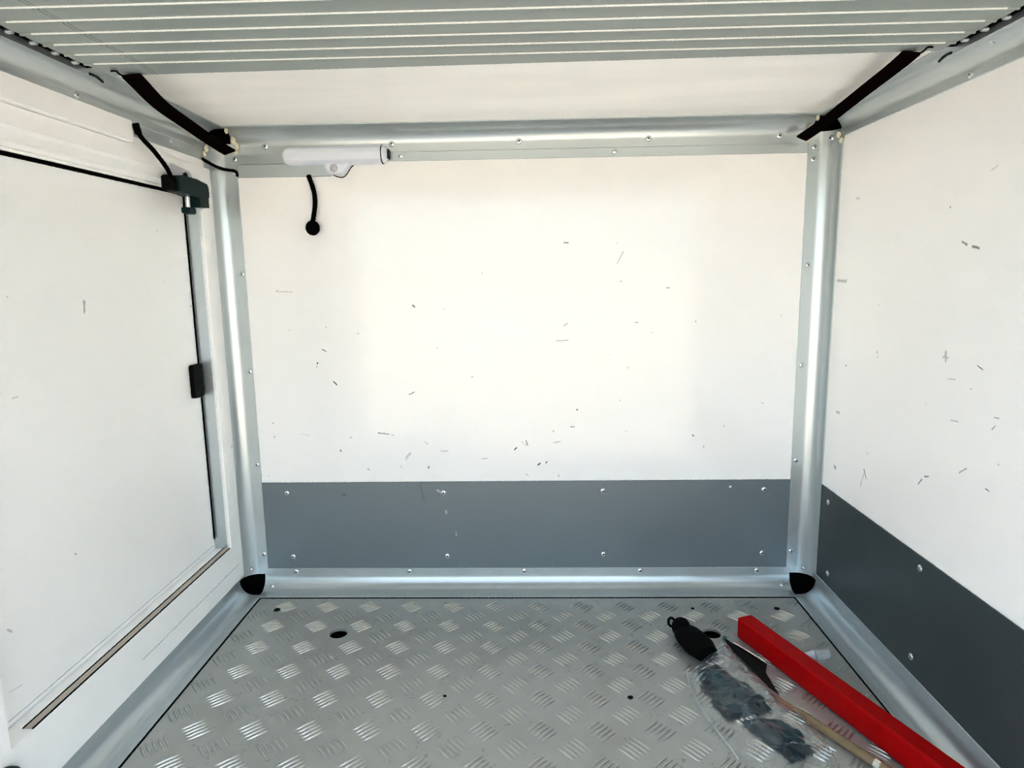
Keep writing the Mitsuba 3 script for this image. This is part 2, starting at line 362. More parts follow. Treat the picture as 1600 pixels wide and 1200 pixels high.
def rivet(parent, at, n, scale=1.0, name='rivet'):
    n = tuple(n)
    if (n, scale) not in RIV:
        m = riv.copy(); m.apply_scale(scale)
        RIV[n, scale] = mikit.ply(orient(m, (0, 0, 0), n), 'rivet_metal', smooth=35)
    rk = part(parent, name, RIV[n, scale], None, to_world=T().translate(list(map(float, at))))
    if scale > 0.8:
        if ('pin', n, scale) not in RIV:
            m = lathe([[0, 0.0016], [0.0014, 0.0015], [0.0016, 0.0003]], 10); m.apply_scale(scale)
            RIV['pin', n, scale] = mikit.ply(orient(m, (0, 0, 0), n), 'dark_steel', smooth=35)
        part(rk, 'pin', RIV['pin', n, scale], None, to_world=T().translate(list(map(float, at))))


END = 0.0395
cv = cove(LEG, LEG)
k = thing('trim_1', 'aluminium cove moulding along the foot of the back wall', 'trim', kind='structure')
body(k, along(placed(cv, lambda u: -u, lambda v: v), 'x', -W2 + END, W2 - END), 'aluminium', 20)
for x in (-0.4485, -0.2244, 0.0, 0.2244, 0.4485):
    rivet(k, (x, -TH, 0.0355), (0, -1, 0))
rivet(k, (-0.3, -0.031, TH + 0.0003), (0, -0.2, 1), 0.5)
k = thing('trim_2', 'aluminium cove moulding along the left edge of the floor', 'trim', kind='structure')
body(k, along(placed(cv, lambda u: -W2 + u, lambda v: v), 'y', FRONT, -0.034), 'aluminium', 20)
k = thing('trim_3', 'aluminium cove moulding along the right edge of the floor', 'trim', kind='structure')
body(k, along(placed(cv, lambda u: W2 - u, lambda v: v), 'y', FRONT, -0.034), 'aluminium', 20)
pv = cove(0.0463, 0.033)
k = thing('trim_4', 'aluminium corner post between the door and the back wall', 'trim', kind='structure')
body(k, along(placed(pv, lambda u: -W2 + u, lambda v: -v), 'z', 0.031, 0.842), 'aluminium', 20)
for x, z in ((-0.5096, 0.6133), (-0.5097, 0.4334), (-0.5095, 0.2536), (-0.5103, 0.0721), (-0.5065, 0.8158), (-0.5077, 0.7939)):
    rivet(k, (x, -TH, z), (0, -1, 0), 0.9)
k = thing('trim_5', 'aluminium corner post between the back wall and the right wall', 'trim', kind='structure')
body(k, along(placed(pv, lambda u: W2 - u, lambda v: -v), 'z', 0.031, 0.842), 'aluminium', 20)
for x, z in ((0.5140, 0.6145), (0.5127, 0.434), (0.5117, 0.2545), (0.5113, 0.0748), (0.5143, 0.816), (0.5133, 0.7957)):
    rivet(k, (x, -TH, z), (0, -1, 0), 0.9)
rivet(k, (0.5385, -0.0105, 0.829), (-0.7, -0.7, 0), 0.9)

# top mouldings
k = thing('trim_6', 'aluminium cove moulding along the top of the back wall with a riveted flange', 'trim', kind='structure')
tp = placed(cv, lambda u: -u, lambda v: H - v)
body(k, along(tp, 'x', -W2 + 0.041, W2 - 0.041), 'aluminium', 20)
part(k, 'flange_strip', cbox(-W2 + 0.0465, W2 - 0.0465, -0.0018, 0.0, 0.807, 0.828, 0.0004), 'aluminium', False)
for x in (-0.4495, -0.2241, 0.0007, 0.2264, 0.4528):
    rivet(k, (x, -TH, 0.8365), (0, -1, 0))
for x in (-0.2091, 0.1676):
    rivet(k, (x, -0.0018, 0.8157), (0, -1, 0), 0.8)
k = thing('trim_7', 'aluminium cove moulding between the left wall and the ceiling', 'trim', kind='structure')
body(k, along(placed(cove(LEG, 0.037), lambda u: -W2 + u, lambda v: H - v), 'y', FRONT, -0.03), 'aluminium', 20)
part(k, 'flange_strip', cbox(-W2, -W2 + 0.002, -0.262, -0.0185, 0.81, 0.829, 0.0004), 'aluminium', False)
rivet(k, (-W2 + TH, -0.3626, 0.8365), (1, 0, 0), 0.9)
rivet(k, (-W2 + 0.002, -0.1401, 0.8225), (1, 0, 0), 0.6)
part(k, 'slot_screw', orient(cbox(-0.007, 0.007, -0.0016, 0.0016, 0, 0.0012, 0.0004), (-0.5405, -0.405, 0.8565), (0.7, 0, -0.7), (0, 1, 0)), 'black_rubber', False)
k = thing('trim_8', 'aluminium cove moulding between the right wall and the ceiling', 'trim', kind='structure')
body(k, along(placed(cove(LEG, 0.037), lambda u: W2 - u, lambda v: H - v), 'y', FRONT, -0.03), 'aluminium', 20)
rivet(k, (W2 - TH, -0.3685, 0.8345), (-1, 0, 0), 0.9)
rivet(k, (W2 - 0.0105, -0.4173, 0.8555), (-0.7, 0, -0.7), 0.7)

# open corners where three mouldings meet: black patches paint the shade of a hollow with a ragged rim
for n_, (sx, z, sz, lab) in enumerate(((-1, 0.0, 1, 'black patch painted as the shaded hollow at the foot of the left corner post'), (1, 0.0, 1, 'black patch painted as the shaded hollow at the foot of the right corner post'),
                                       (-1, H, -1, 'small black patch painted as the shaded hollow in the upper left corner ringed with yellowish sealant'), (1, H, -1, 'small black patch painted as the shaded hollow in the upper right corner behind the rubber strap'))):
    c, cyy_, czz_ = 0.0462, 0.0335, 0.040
    k = thing('corner_shade_patch', lab, 'shade patch', kind='structure')
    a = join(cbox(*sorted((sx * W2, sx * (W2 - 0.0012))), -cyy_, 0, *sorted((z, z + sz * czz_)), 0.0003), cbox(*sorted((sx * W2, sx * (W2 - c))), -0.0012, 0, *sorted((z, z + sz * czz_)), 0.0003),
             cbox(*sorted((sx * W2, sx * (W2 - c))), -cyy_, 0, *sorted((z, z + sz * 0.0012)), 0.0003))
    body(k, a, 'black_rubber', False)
    if sz < 0:
        for (ax, ay, az, r) in ((0.047, 0.012, 0.020, 0.0045), (0.050, 0.006, 0.028, 0.004), (0.048, 0.004, 0.036, 0.0035), (0.044, 0.030, 0.006, 0.003), (0.012, 0.040, 0.036, 0.0035), (0.006, 0.036, 0.044, 0.003)):
            s = trimesh.creation.icosphere(subdivisions=2, radius=r)
            s.vertices *= 1 + 0.35 * (meshkit.noise(s.vertices * 500 + n_ * 7 + r * 9999, 2)[:, None] - 0.5)
            s.vertices *= [1, 1, 1.7]
            s.apply_translation((sx * (W2 - ax), -ay, z + sz * az))
            part(k, 'sealant', s, 'sealant', True, label='yellowish sealant blob')
    else:
        for (ax, ay, az, n, r) in ((0.0585, 0.017, 0.0135, (0, -0.7, 0.7), 0.75), (0.018, 0.011, 0.044, (-sx * 0.6, -0.7, 0), 0.6)):
            rivet(k, (sx * (W2 - ax), -ay, az), n, r, 'bolt')

# kick plates
k = thing('baseboard_back', 'dark grey kick plate across the foot of the back wall', 'kick plate', kind='structure')
body(k, cbox(-W2 + 0.046, W2 - 0.046, -0.002, 0.0, 0.0425, 0.217, 0.0005), 'kick_grey', False)
for x, z in ((-0.456, 0.1959), (-0.4524, 0.0666), (-0.1527, 0.1952), (-0.1493, 0.0669), (0.1514, 0.197), (0.1534, 0.0697), (0.4549, 0.1976), (0.4569, 0.0711)):
    rivet(k, (x, -0.002, z), (0, -1, 0), 0.95)
rivet(k, (0.392, -0.002, 0.203), (0, -1, 0), 0.5)
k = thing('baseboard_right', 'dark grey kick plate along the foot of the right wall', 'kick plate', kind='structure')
body(k, cbox(W2 - 0.002, W2, FRONT, -0.033, 0.0425, 0.217, 0.0005), 'kick_grey_shaded', False)
for y, z in ((-0.0642, 0.1932), (-0.3527, 0.1996), (-0.3497, 0.0662), (-0.0794, 0.0647), (-0.64, 0.198), (-0.64, 0.067)):
    rivet(k, (W2 - 0.002, y, z), (-1, 0, 0), 0.95)

# ------------------------------------------------------------------ the door in the left wall
D = thing('door_1', 'white side door in the left wall with a white frame and black seal', 'door', kind='structure')
XF, XL = -0.5455, -0.572                    # front of the frame, front of the leaf
ring = rect(-0.66, 0.036, -0.0185, 0.797).buffer(-0.004).buffer(0.004, quad_segs=4).difference(rect(Y0, Z0, Y1, 0.775))
FR = part(D, 'frame', along(ring, 'x', -W2, XF), 'white_paint', False)
# raised bead round the opening, grey strip painting a shadow line in the sill
bead = rect(Y0 - 0.018, Z0 - 0.0, Y1 + 0.018, 0.775).difference(rect(Y0, Z0 - 1, Y1, 2))
part(FR, 'header', along(Polygon([(XF, 0.7751), (XL + 0.006, Z1), (-0.60, Z1), (-0.60, 0.7751)]), 'y', Y0 - 0.001, Y1 + 0.001), 'white_paint', False)
part(FR, 'bead', along(bead, 'x', XF, XF + 0.0028), 'white_paint', False)
part(FR, 'shadow_line', cbox(XF - 0.0002, XF + 0.0003, -0.36, -0.0385, 0.0665, 0.0677, 0.0001), 'lens_grey', False)
rivet(FR, (XF, -0.0245, 0.2948), (1, 0, 0), 0.7)
lin = rect(Y1, Z0, Y1 + 0.002, Z1)
part(D, 'sill', cbox(-0.60, XF, Y0 - 0.002, Y1 + 0.002, Z0 - 0.003, Z0, 0.0003), 'white_paint', False)
part(D, 'jamb', along(lin, 'x', -0.60, XF), 'aluminium_plain', False, label='aluminium jamb lining')
part(D, 'leaf', cbox(XL - 0.024, XL, Y0 + 0.001, Y1 - 0.001, Z0 + 0.001, Z1 - 0.001, 0.0015), 'white_leaf', False)
seal = rect(Y0 + 0.0005, Z0 + 0.02, Y1 - 0.0025, Z1 - 0.0045).difference(rect(Y0 - 1, Z0 + 0.019, Y1 - 0.0058, Z1 - 0.0095))
part(D, 'seal', along(seal, 'x', XL, XL + 0.0018), 'black_rubber', False, label='black rubber seal along the top and right edge')
part(D, 'seal_lip', cbox(XL, XL + 0.004, Y0 + 0.001, Y1 - 0.006, Z1 - 0.0043, Z1 - 0.0003, 0.0008), 'white_paint', False)
th = part(D, 'threshold', cbox(-0.5562, XF, Y0 + 0.035, Y1 - 0.001, Z0, Z0 + 0.0008, 0.0002), 'tan_seal', False, label='tan sealing strip on the sill')
part(th, 'seal_line', cbox(-0.5575, -0.5557, Y0 + 0.035, Y1 - 0.001, Z0, Z0 + 0.0016, 0.0003), 'black_rubber', False)
part(th, 'seal_line', cbox(-0.5468, -0.5452, Y0 + 0.035, Y1 - 0.001, Z0 - 0.0006, Z0 + 0.0012, 0.0003), 'black_rubber', False)
part(D, 'edge_strip', cbox(XL, XL + 0.001, Y0 + 0.034, Y1 - 0.006, Z0 + 0.0085, Z0 + 0.0093, 0.0002), 'lens_grey', False)
hp = orient(extrude(rounded_rect(0.033, 0.058, 0.005), 0.008), (XL, -0.0885, 0.4305), (1, 0, 0), (0, 1, 0))
part(D, 'pull_pad', hp, 'black_plastic', 30, label='black rectangular pull pad')

cbp = thing('rubber_buffer', 'dark round rubber buffer on the sill at the lower left edge', 'buffer')
body(cbp, orient(lathe([[0, 0], [0.024, 0], [0.024, 0.006], [0.020, 0.011], [0.012, 0.013], [0, 0.0135]], 28), (XF, -0.622, 0.076), (1, 0, 0)), 'dark_green_plastic', 35)

k = thing('trim_9', 'white cable trunking running above the door frame', 'trunking', kind='structure')
body(k, cbox(-W2, -0.5375, -0.98, -0.262, 0.7985, 0.8275, 0.001), 'white_paint', False)

# ------------------------------------------------------------------ roller shutter under the ceiling
SZ = 0.850
SX0, SX1 = -0.487, 0.487
S = thing('roller_shutter', 'silver grey roller shutter of horizontal slats rolled open under the ceiling', 'roller shutter')
PITCH_S = 0.0325


def slat_poly(y_far, w, bead=0.0016):
    n = 9
    pts = [(y_far, SZ + 0.007), (y_far, SZ - bead * 0.6), (y_far - 0.0008, SZ - bead), (y_far - 0.0022, SZ - bead), (y_far - 0.0030, SZ - bead * 0.5), (y_far - 0.0032, SZ)]
    for i in range(n):
        t = i / (n - 1)
        pts.append((y_far - 0.0034 - (w - 0.0044) * t, SZ - 0.0007 * math.sin(math.pi * t) + 0.0003))
    pts += [(y_far - w + 0.0008, SZ + 0.007)]
    return Polygon(pts)


y = -0.4355
slat0 = mikit.ply(along(slat_poly(0.0, PITCH_S), 'x', SX0, SX1), 'slat_metal', smooth=25)
joint0 = mikit.ply(along(Polygon([(-0.0034, SZ + 0.001), (-0.0034, SZ - 0.0007), (-0.0029, SZ - 0.0012), (-0.0020, SZ - 0.0011), (-0.0016, SZ + 0.001)]), 'x', SX0 + 0.012, SX1 - 0.012), 'joint_highlight', smooth=False)  # pale strip added as the glint along each slat bead
peg0 = {sgn: mikit.ply(orient(lathe([[0, 0], [0.0026, 0], [0.0026, 0.0055], [0.0018, 0.007], [0, 0.0072]], 12), (0, 0, 0), (sgn, 0, 0)), 'aluminium_plain', smooth=35) for sgn in (-1, 1)}
i = 0
while y - PITCH_S > FRONT + 0.01:
    sk = numbered(f'{S}__slat')
    # the slat texture follows the world position, so the shape is shared and moved
    scene[sk] = {**slat0, 'to_world': T().translate([0, y, 0])}
    USED.add(sk)
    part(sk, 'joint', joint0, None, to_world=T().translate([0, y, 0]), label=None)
    for sgn, x in ((-1, SX0), (1, SX1)):
        part(S, 'roller', peg0[sgn], None, to_world=T().translate([x, y - 0.012, SZ - 0.0005]))
    y -= PITCH_S
    i += 1
bb = [(-0.4015, -0.4365)]
m = trimesh.Trimesh(*[np.array(a) for a in (lambda b: (b.vertices, b.faces))(cbox(SX0 + 0.001, SX1 - 0.001, -0.4355, -0.4015, SZ - 0.0005, SZ + 0.008, 0.001))], process=False)
v = np.array(m.vertices); far = v[:, 1] > -0.41
v[far, 1] += 0.009 * -(v[far, 0] / 0.49)
m.vertices = v
part(S, 'bottom_bar', m, 'slat_metal', False, label='wider end bar of the shutter')

for sgn, lab in ((-1, 'left guide rail of the roller shutter'), (1, 'right guide rail of the roller shutter')):
    R_ = thing('guide_rail', 'aluminium ' + lab + ' above the ' + ('door' if sgn < 0 else 'white right wall'), 'guide rail')
    xi = 0.5035
    yy = -0.372
    prof = [(xi, SZ + 0.0148), (xi, SZ - 0.002), (xi + 0.0015, SZ - 0.002), (xi + 0.0025, SZ + 0.004), (xi + 0.004, SZ + 0.0148)]
    body(R_, along(Polygon([(sgn * a, b) for a, b in prof]), 'y', FRONT + 0.005, yy - 0.03), 'aluminium_plain', False)
    part(R_, 'gap_shade', cbox(*sorted((sgn * 0.4885, sgn * 0.5033)), FRONT + 0.005, yy - 0.035, SZ + 0.0045, SZ + 0.0148, 0.0005), 'black_rubber', False, label='added black strip for the shade inside the rail')  # black filler stands in for the shade in the rail gap
    tip = tube(spline([(sgn * 0.5035, yy - 0.031, SZ - 0.0005), (sgn * 0.506, yy - 0.012, SZ + 0.001), (sgn * 0.5085, yy + 0.002, SZ - 0.0005)], 8), [0.0016] * 8, 8)
    part(R_, 'hook', tip, 'dark_steel', True, label='bent wire end')


def ribbon(path, width, thick, normal):
    p = np.asarray(path, float)
    t = np.gradient(p, axis=0); t /= np.linalg.norm(t, axis=1, keepdims=True)
    w = np.cross(t, normal); w /= np.linalg.norm(w, axis=1, keepdims=True)
    n = np.cross(w, t)
    wd = np.broadcast_to(width, (len(p),))[:, None]
    prof = [(-1, -0.6), (-0.85, -1), (0.85, -1), (1, -0.6), (1, 0.6), (0.85, 1), (-0.85, 1), (-1, 0.6)]
    V = np.stack([p + w * wd / 2 * a + n * thick / 2 * b for a, b in prof], 1).reshape(-1, 3)
    F, q = [], len(prof)
    for i_ in range(len(p) - 1):
        for j in range(q):
            l = (j + 1) % q
            a = [i_ * q + j, i_ * q + l, (i_ + 1) * q + l, (i_ + 1) * q + j]
            F += [[a[0], a[1], a[2]], [a[0], a[2], a[3]]]
    for e, rev in ((0, False), (len(p) - 1, True)):
        for j in range(1, q - 1):
            tri = [e * q, e * q + j, e * q + j + 1]
            F.append(tri[::-1] if not rev else tri)
    m = trimesh.Trimesh(V, F, process=False)
    if m.volume < 0:
        m.invert()
    return m


# black rubber straps from the shutter's end to the upper back corners
stL = spline([(-0.4515, -0.405, 0.8455), (-0.4685, -0.34, 0.8425), (-0.4806, -0.29, 0.8405), (-0.4945, -0.20, 0.8375), (-0.5050, -0.09, 0.8305), (-0.5047, -0.026, 0.8240)], 26)
stR = spline([(0.4495, -0.418, 0.8455), (0.4655, -0.34, 0.8475), (0.4805, -0.25, 0.8490), (0.4905, -0.16, 0.8460), (0.4895, -0.07, 0.8350), (0.4830, -0.025, 0.8275)], 26)
for path, lab, nrm, wd in ((stL, 'black rubber strap from the left end of the shutter to the corner above the door', (0.25, -0.5, -0.85), 0.0215), (stR, 'black rubber strap from the right end of the shutter to the upper right corner', (-0.25, -0.5, -0.85), 0.0195)):
    K = thing('rubber_strap', lab, 'strap')
    part(K, 'band', ribbon(path, wd, 0.004, nrm), 'black_strap', 40)
    e = path[0]
    sg = np.sign(e[0])
    part(K, 'wire_hook', tube(spline([e + [sg * 0.010, 0.0, 0.0], e + [sg * 0.0125, -0.004, 0.0015], e + [sg * 0.012, -0.009, 0.0025], e + [sg * 0.016, -0.015, 0.0015]], 10), 0.0011, 6), 'black_plastic', True)

# ------------------------------------------------------------------ lamp on the back wall flange
L = thing('led_lamp', 'white LED lamp bar with motion sensor under the top moulding of the back wall', 'lamp')
cx, cz, lw, lh = -0.3235, 0.8175, 0.188, 0.031
prof = rounded_rect(lw, lh, 0.0145)


def pillow(poly_of, layers):
    """A soft plate: hull of offset outlines at rising depths towards -y."""
    pts = []
    for off, depth in layers:
        for a, b in poly_of.buffer(off, quad_segs=8).exterior.coords:
            pts.append([a, -depth, b])
    return trimesh.convex.convex_hull(np.array(pts))


lam = pillow(prof, ((-0.001, 0.0), (0.0, 0.003), (0.0, 0.014), (-0.0025, 0.020), (-0.006, 0.0235), (-0.011, 0.025)))
lam.apply_translation((cx, -TH, cz))
part(L, 'body', lam, 'lamp_white', 25)
big = pillow(prof, ((0.0003, 0.0), (0.0007, 0.003), (0.0007, 0.0143), (-0.0018, 0.0206), (-0.0053, 0.0241), (-0.0103, 0.0256)))
cutr = cbox(0.0835, 0.0850, -0.03, 0.0, -0.02, 0.02, 0.0001)
mm = manifold3d.Manifold(manifold3d.Mesh(np.array(big.vertices, np.float32), np.array(big.faces, np.uint32))) ^ manifold3d.Manifold(manifold3d.Mesh(np.array(cutr.vertices, np.float32), np.array(cutr.faces, np.uint32)))
mm = mm.to_mesh()
cap = trimesh.Trimesh(np.array(mm.vert_properties[:, :3], float), np.array(mm.tri_verts), process=False)
cap.apply_translation((cx, -TH, cz))
part(L, 'end_ring', cap, 'dark_steel', 25, label='dark joint ring near the right end')
clip = cbox(cx + lw / 2 - 0.0005, cx + lw / 2 + 0.0025, -0.018, -0.004, cz - 0.008, cz + 0.008, 0.0008)
part(L, 'clip', clip, 'dark_green_plastic', False, label='dark clip on the right end')
tab = Polygon([(-0.024, 0.003), (-0.018, -0.013), (-0.010, -0.0185), (0.010, -0.0185), (0.019, -0.010), (0.027, 0.003)]).buffer(-0.002).buffer(0.002, quad_segs=5)
tabm = pillow(tab, ((0, 0.0), (0, 0.013), (-0.002, 0.017), (-0.005, 0.0185)))
tabm.apply_translation((-0.322, -TH, cz - 0.0145))
part(L, 'sensor_housing', tabm, 'lamp_white', 25)
lens = orient(lathe([[0.0075, 0], [0.0075, 0.001], [0.0066, 0.0018], [0.0058, 0.001], [0.0045, 0.0028], [0.002, 0.0038], [0, 0.004]], 24), (-0.3245, -TH - 0.0178, cz - 0.0225), (0, -1, 0))
part(L, 'sensor_lens', lens, 'lens_grey', 35, label='grey round motion sensor lens')
part(L, 'wire', tube(spline([(-0.3275, -0.014, cz - 0.0335), (-0.318, -0.017, cz - 0.0375), (-0.309, -0.016, cz - 0.0375), (-0.302, -0.013, cz - 0.0300), (-0.297, -0.010, cz - 0.0215), (-0.293, -0.006, cz - 0.0165)], 24), 0.0009, 6), 'dark_steel', True)

k = thing('trim_10', 'narrow aluminium cover strip below the lamp at the left end of the back wall', 'cover strip', kind='structure')
body(k, cbox(-W2 + 0.0465, -0.335, -0.004, -0.0002, 0.7835, 0.8065, 0.001), 'aluminium', False)

K = thing('hanging_cord', 'short black cord with a round black ball hanging below the lamp', 'cord')
part(K, 'cord', tube(spline([(-0.3745, -0.006, 0.7845), (-0.3690, -0.009, 0.770), (-0.3650, -0.009, 0.752), (-0.3655, -0.009, 0.732), (-0.3690, -0.010, 0.712), (-0.3705, -0.0125, 0.703)], 26), 0.0042, 10), 'black_rubber', True)
ball = trimesh.creation.icosphere(subdivisions=3, radius=0.0124)
ball.vertices[:, 2] *= 1.06
ball.apply_translation((-0.3705, -0.0135, 0.6935))
part(K, 'ball', ball, 'black_rubber', True, label='round black ball end')

# ------------------------------------------------------------------ latch on the door frame, cables
L = thing('door_latch', 'dark latch box on a grey bracket at the top right corner of the door frame', 'latch')
br = Polygon([(-0.182, 0.752), (-0.086, 0.752), (-0.098, 0.7775), (-0.104, 0.7815), (-0.158, 0.786)])
part(L, 'bracket', along(br, 'x', XF + 0.0028, XF + 0.0048), 'lens_grey', False, label='grey metal bracket plate')
part(L, 'bolt', orient(lathe([[0, 0.004], [0.002, 0.004], [0.0025, 0.0025], [0.006, 0.0022], [0.0062, 0]], 16), (XF + 0.0048, -0.1195, 0.7715), (1, 0, 0)), 'dark_steel', 40)
hs = Polygon([(-0.176, 0.741), (-0.178, 0.760), (-0.166, 0.7665), (-0.120, 0.7665), (-0.086, 0.763), (-0.0805, 0.757), (-0.0800, 0.742), (-0.084, 0.7405), (-0.084, 0.724), (-0.114, 0.723), (-0.115, 0.737)])
part(L, 'housing', along(hs.buffer(-0.001).buffer(0.001), 'x', XF + 0.0028, XF + 0.024), 'dark_green_plastic', False)
part(L, 'rod_sleeve', cbox(XF + 0.004, XF + 0.020, -0.196, -0.172, 0.741, 0.764, 0.003), 'black_plastic', False)
part(L, 'knob', cbox(XF + 0.004, XF + 0.018, -0.142, -0.117, 0.711, 0.721, 0.002), 'dark_green_plastic', False)
part(L, 'spindle', tube([(XF + 0.011, -0.130, 0.740), (XF + 0.011, -0.130, 0.719)], 0.0035, 10), 'bright_steel', 40, label='bright spindle')
part(L, 'cap', orient(lathe([[0, 0.003], [0.004, 0.003], [0.0055, 0.0015], [0.0055, 0]], 16), (XF + 0.013, -0.099, 0.723), (0, 0, -1)), 'lens_grey', 40)

K = thing('cable', 'black cable bent down from the end of the trunking to the door latch', 'cable')
part(K, 'core', tube(spline([(-0.5343, -0.2585, 0.817), (-0.5338, -0.252, 0.809), (-0.5310, -0.234, 0.797), (-0.5290, -0.212, 0.783), (-0.5270, -0.196, 0.768), (-0.5285, -0.186, 0.754)], 26), 0.0034, 10), 'black_rubber', True)
part(K, 'sleeve', tube([(-0.5345, -0.2605, 0.8235), (-0.5340, -0.2550, 0.8105)], 0.0048, 12), 'black_rubber', 40)
K = thing('cable', 'black cable crossing the top of the left corner post to the back wall', 'cable')
body(K, tube(spline([(-0.5475, -0.040, 0.812), (-0.541, -0.026, 0.806), (-0.530, -0.015, 0.800), (-0.517, -0.008, 0.797), (-0.506, -0.005, 0.795), (-0.5035, -0.004, 0.786)], 24), 0.0026, 10), 'black_rubber', True)

# ------------------------------------------------------------------ things on the floor
C = thing('warning_triangle_case', 'long red plastic case lying along the right side of the floor', 'case')
ax = np.array([0.342, -0.940, 0.006]); ax /= np.linalg.norm(ax)
pb = np.array([0.94, 0.342, 0.0])
pr = rounded_rect(0.0286, 0.036, 0.0042, 0.0143, 0.018)
cs = extrude(pr, 0.40)
v = np.array(cs.vertices)
e0 = np.array([0.3575, -0.1855, 0.0008])
cs.vertices = e0 + v[:, :1] * pb + v[:, 1:2] * np.array([0, 0, 1.0]) + v[:, 2:3] * ax
if cs.volume < 0:
    cs.invert()
part(C, 'body', cs, 'red_plastic', 40)
ec = extrude(pr.buffer(-0.0015), 0.0012)
v = np.array(ec.vertices)
ec.vertices = e0 + v[:, :1] * pb + v[:, 1:2] * np.array([0, 0, 1.0]) + (v[:, 2:3] - 0.0012) * ax
if ec.volume < 0:
    ec.invert()
part(C, 'end_cap', ec, 'red_plastic', 40)

# clear bag with dark cloth inside
outl = Polygon([(0.3276, -0.2079), (0.2966, -0.2547), (0.2744, -0.2758), (0.2569, -0.2961), (0.2446, -0.3282), (0.2393, -0.3555), (0.2469, -0.3869), (0.262, -0.4277), (0.2693, -0.4462), (0.280, -0.4777),
                (0.290, -0.520), (0.335, -0.535), (0.385, -0.520), (0.3908, -0.4712), (0.3905, -0.4381), (0.3811, -0.4077), (0.3620, -0.360), (0.3500, -0.3248), (0.3354, -0.2842), (0.332, -0.245)]).buffer(0.003).buffer(-0.001)


def sheet(poly, step, hmax, edge, amp, seed, base=0.002, freq=(28, 60)):
    minx, miny, maxx, maxy = poly.bounds
    xs, ys = np.arange(minx, maxx + step, step), np.arange(miny, maxy + step, step)
    g = np.random.default_rng(seed)
    P = []
    for yy_ in ys:
        for xx in xs:
            q = (xx + g.uniform(-0.35, 0.35) * step, yy_ + g.uniform(-0.35, 0.35) * step)
            if poly.buffer(-step * 0.4).contains(Point(q)):
                P.append(q)
    L_ = poly.exterior.length
    P += [tuple(poly.exterior.interpolate(s_).coords[0]) for s_ in np.arange(0, L_, step)]
    P = np.array(P)
    from scipy.spatial import Delaunay
    tri = Delaunay(P).simplices
    cen = P[tri].mean(1)
    tri = tri[[poly.contains(Point(c_)) for c_ in cen]]
    dd = np.array([poly.exterior.distance(Point(q)) for q in P])
    t = np.clip(dd / edge, 0, 1)
    q3 = np.c_[P * freq[0], np.zeros(len(P))]
    r1 = np.abs(meshkit.noise(q3, seed) - 0.5) * 2
    r2 = np.abs(meshkit.noise(np.c_[P[:, 0] * freq[1] + P[:, 1] * 25, P[:, 1] * freq[1] - P[:, 0] * 25, np.ones(len(P))], seed + 1) - 0.5) * 2
    z = base + hmax * np.sqrt(1 - (1 - t) ** 2) * (0.45 + 0.55 * meshkit.noise(np.c_[P * 13, np.zeros(len(P))], seed + 5)) + amp * (1 - r1) * (0.3 + 0.7 * t) + amp * 0.6 * (1 - r2) * (0.3 + 0.7 * t)
    m_ = trimesh.Trimesh(np.c_[P, z], tri, process=False)
    if m_.face_normals[:, 2].mean() < 0:
        m_.invert()
    return m_


Bg = thing('plastic_bag', 'crumpled clear plastic bag lying on the floor beside the red case', 'bag')
part(Bg, 'film', sheet(outl, 0.0075, 0.022, 0.035, 0.0105, 11), 'clear_film', False)
hem = spline([(0.250, -0.290, 0.004), (0.247, -0.335, 0.003), (0.252, -0.385, 0.003), (0.262, -0.430, 0.003), (0.272, -0.475, 0.003)], 20)
part(Bg, 'hem', tube(hem, 0.0009, 6), 'clear_plastic', True)
in1 = Polygon([(0.2714, -0.2895), (0.2990, -0.270), (0.3173, -0.3121), (0.3417, -0.3506), (0.345, -0.3780), (0.3074, -0.3894), (0.2824, -0.3960), (0.2726, -0.3728), (0.2661, -0.3281)]).buffer(0.003)
in2 = Polygon([(0.3005, -0.4076), (0.345, -0.3982), (0.3673, -0.426), (0.366, -0.4647), (0.3383, -0.4798), (0.3281, -0.4533), (0.3085, -0.4263)]).buffer(0.003)
def ragged(poly, amp, seed):
    L_ = poly.exterior.length
    c_ = np.array(poly.centroid.coords[0])
    pts = [np.array(poly.exterior.interpolate(s_).coords[0]) for s_ in np.arange(0, L_, 0.004)]
    return Polygon([q + (q - c_) / np.linalg.norm(q - c_) * amp * 2 * (float(meshkit.fbm(np.array([q[0] * 70, q[1] * 70, 0.5]), 3, seed)) - 0.5) for q in pts]).buffer(0)


in1, in2 = ragged(in1, 0.014, 4), ragged(in2, 0.014, 8)
Cl = thing('dark_cloth', 'dark blue green crumpled cloth at the upper end inside the clear bag', 'cloth')
body(Cl, sheet(in1, 0.005, 0.012, 0.02, 0.005, 21, 0.0012), 'dark_cloth', 40)
Cl = thing('dark_cloth', 'dark crumpled cloth at the lower end inside the clear bag', 'cloth')
body(Cl, sheet(in2, 0.005, 0.009, 0.02, 0.005, 31, 0.0012), 'dark_cloth', 40)

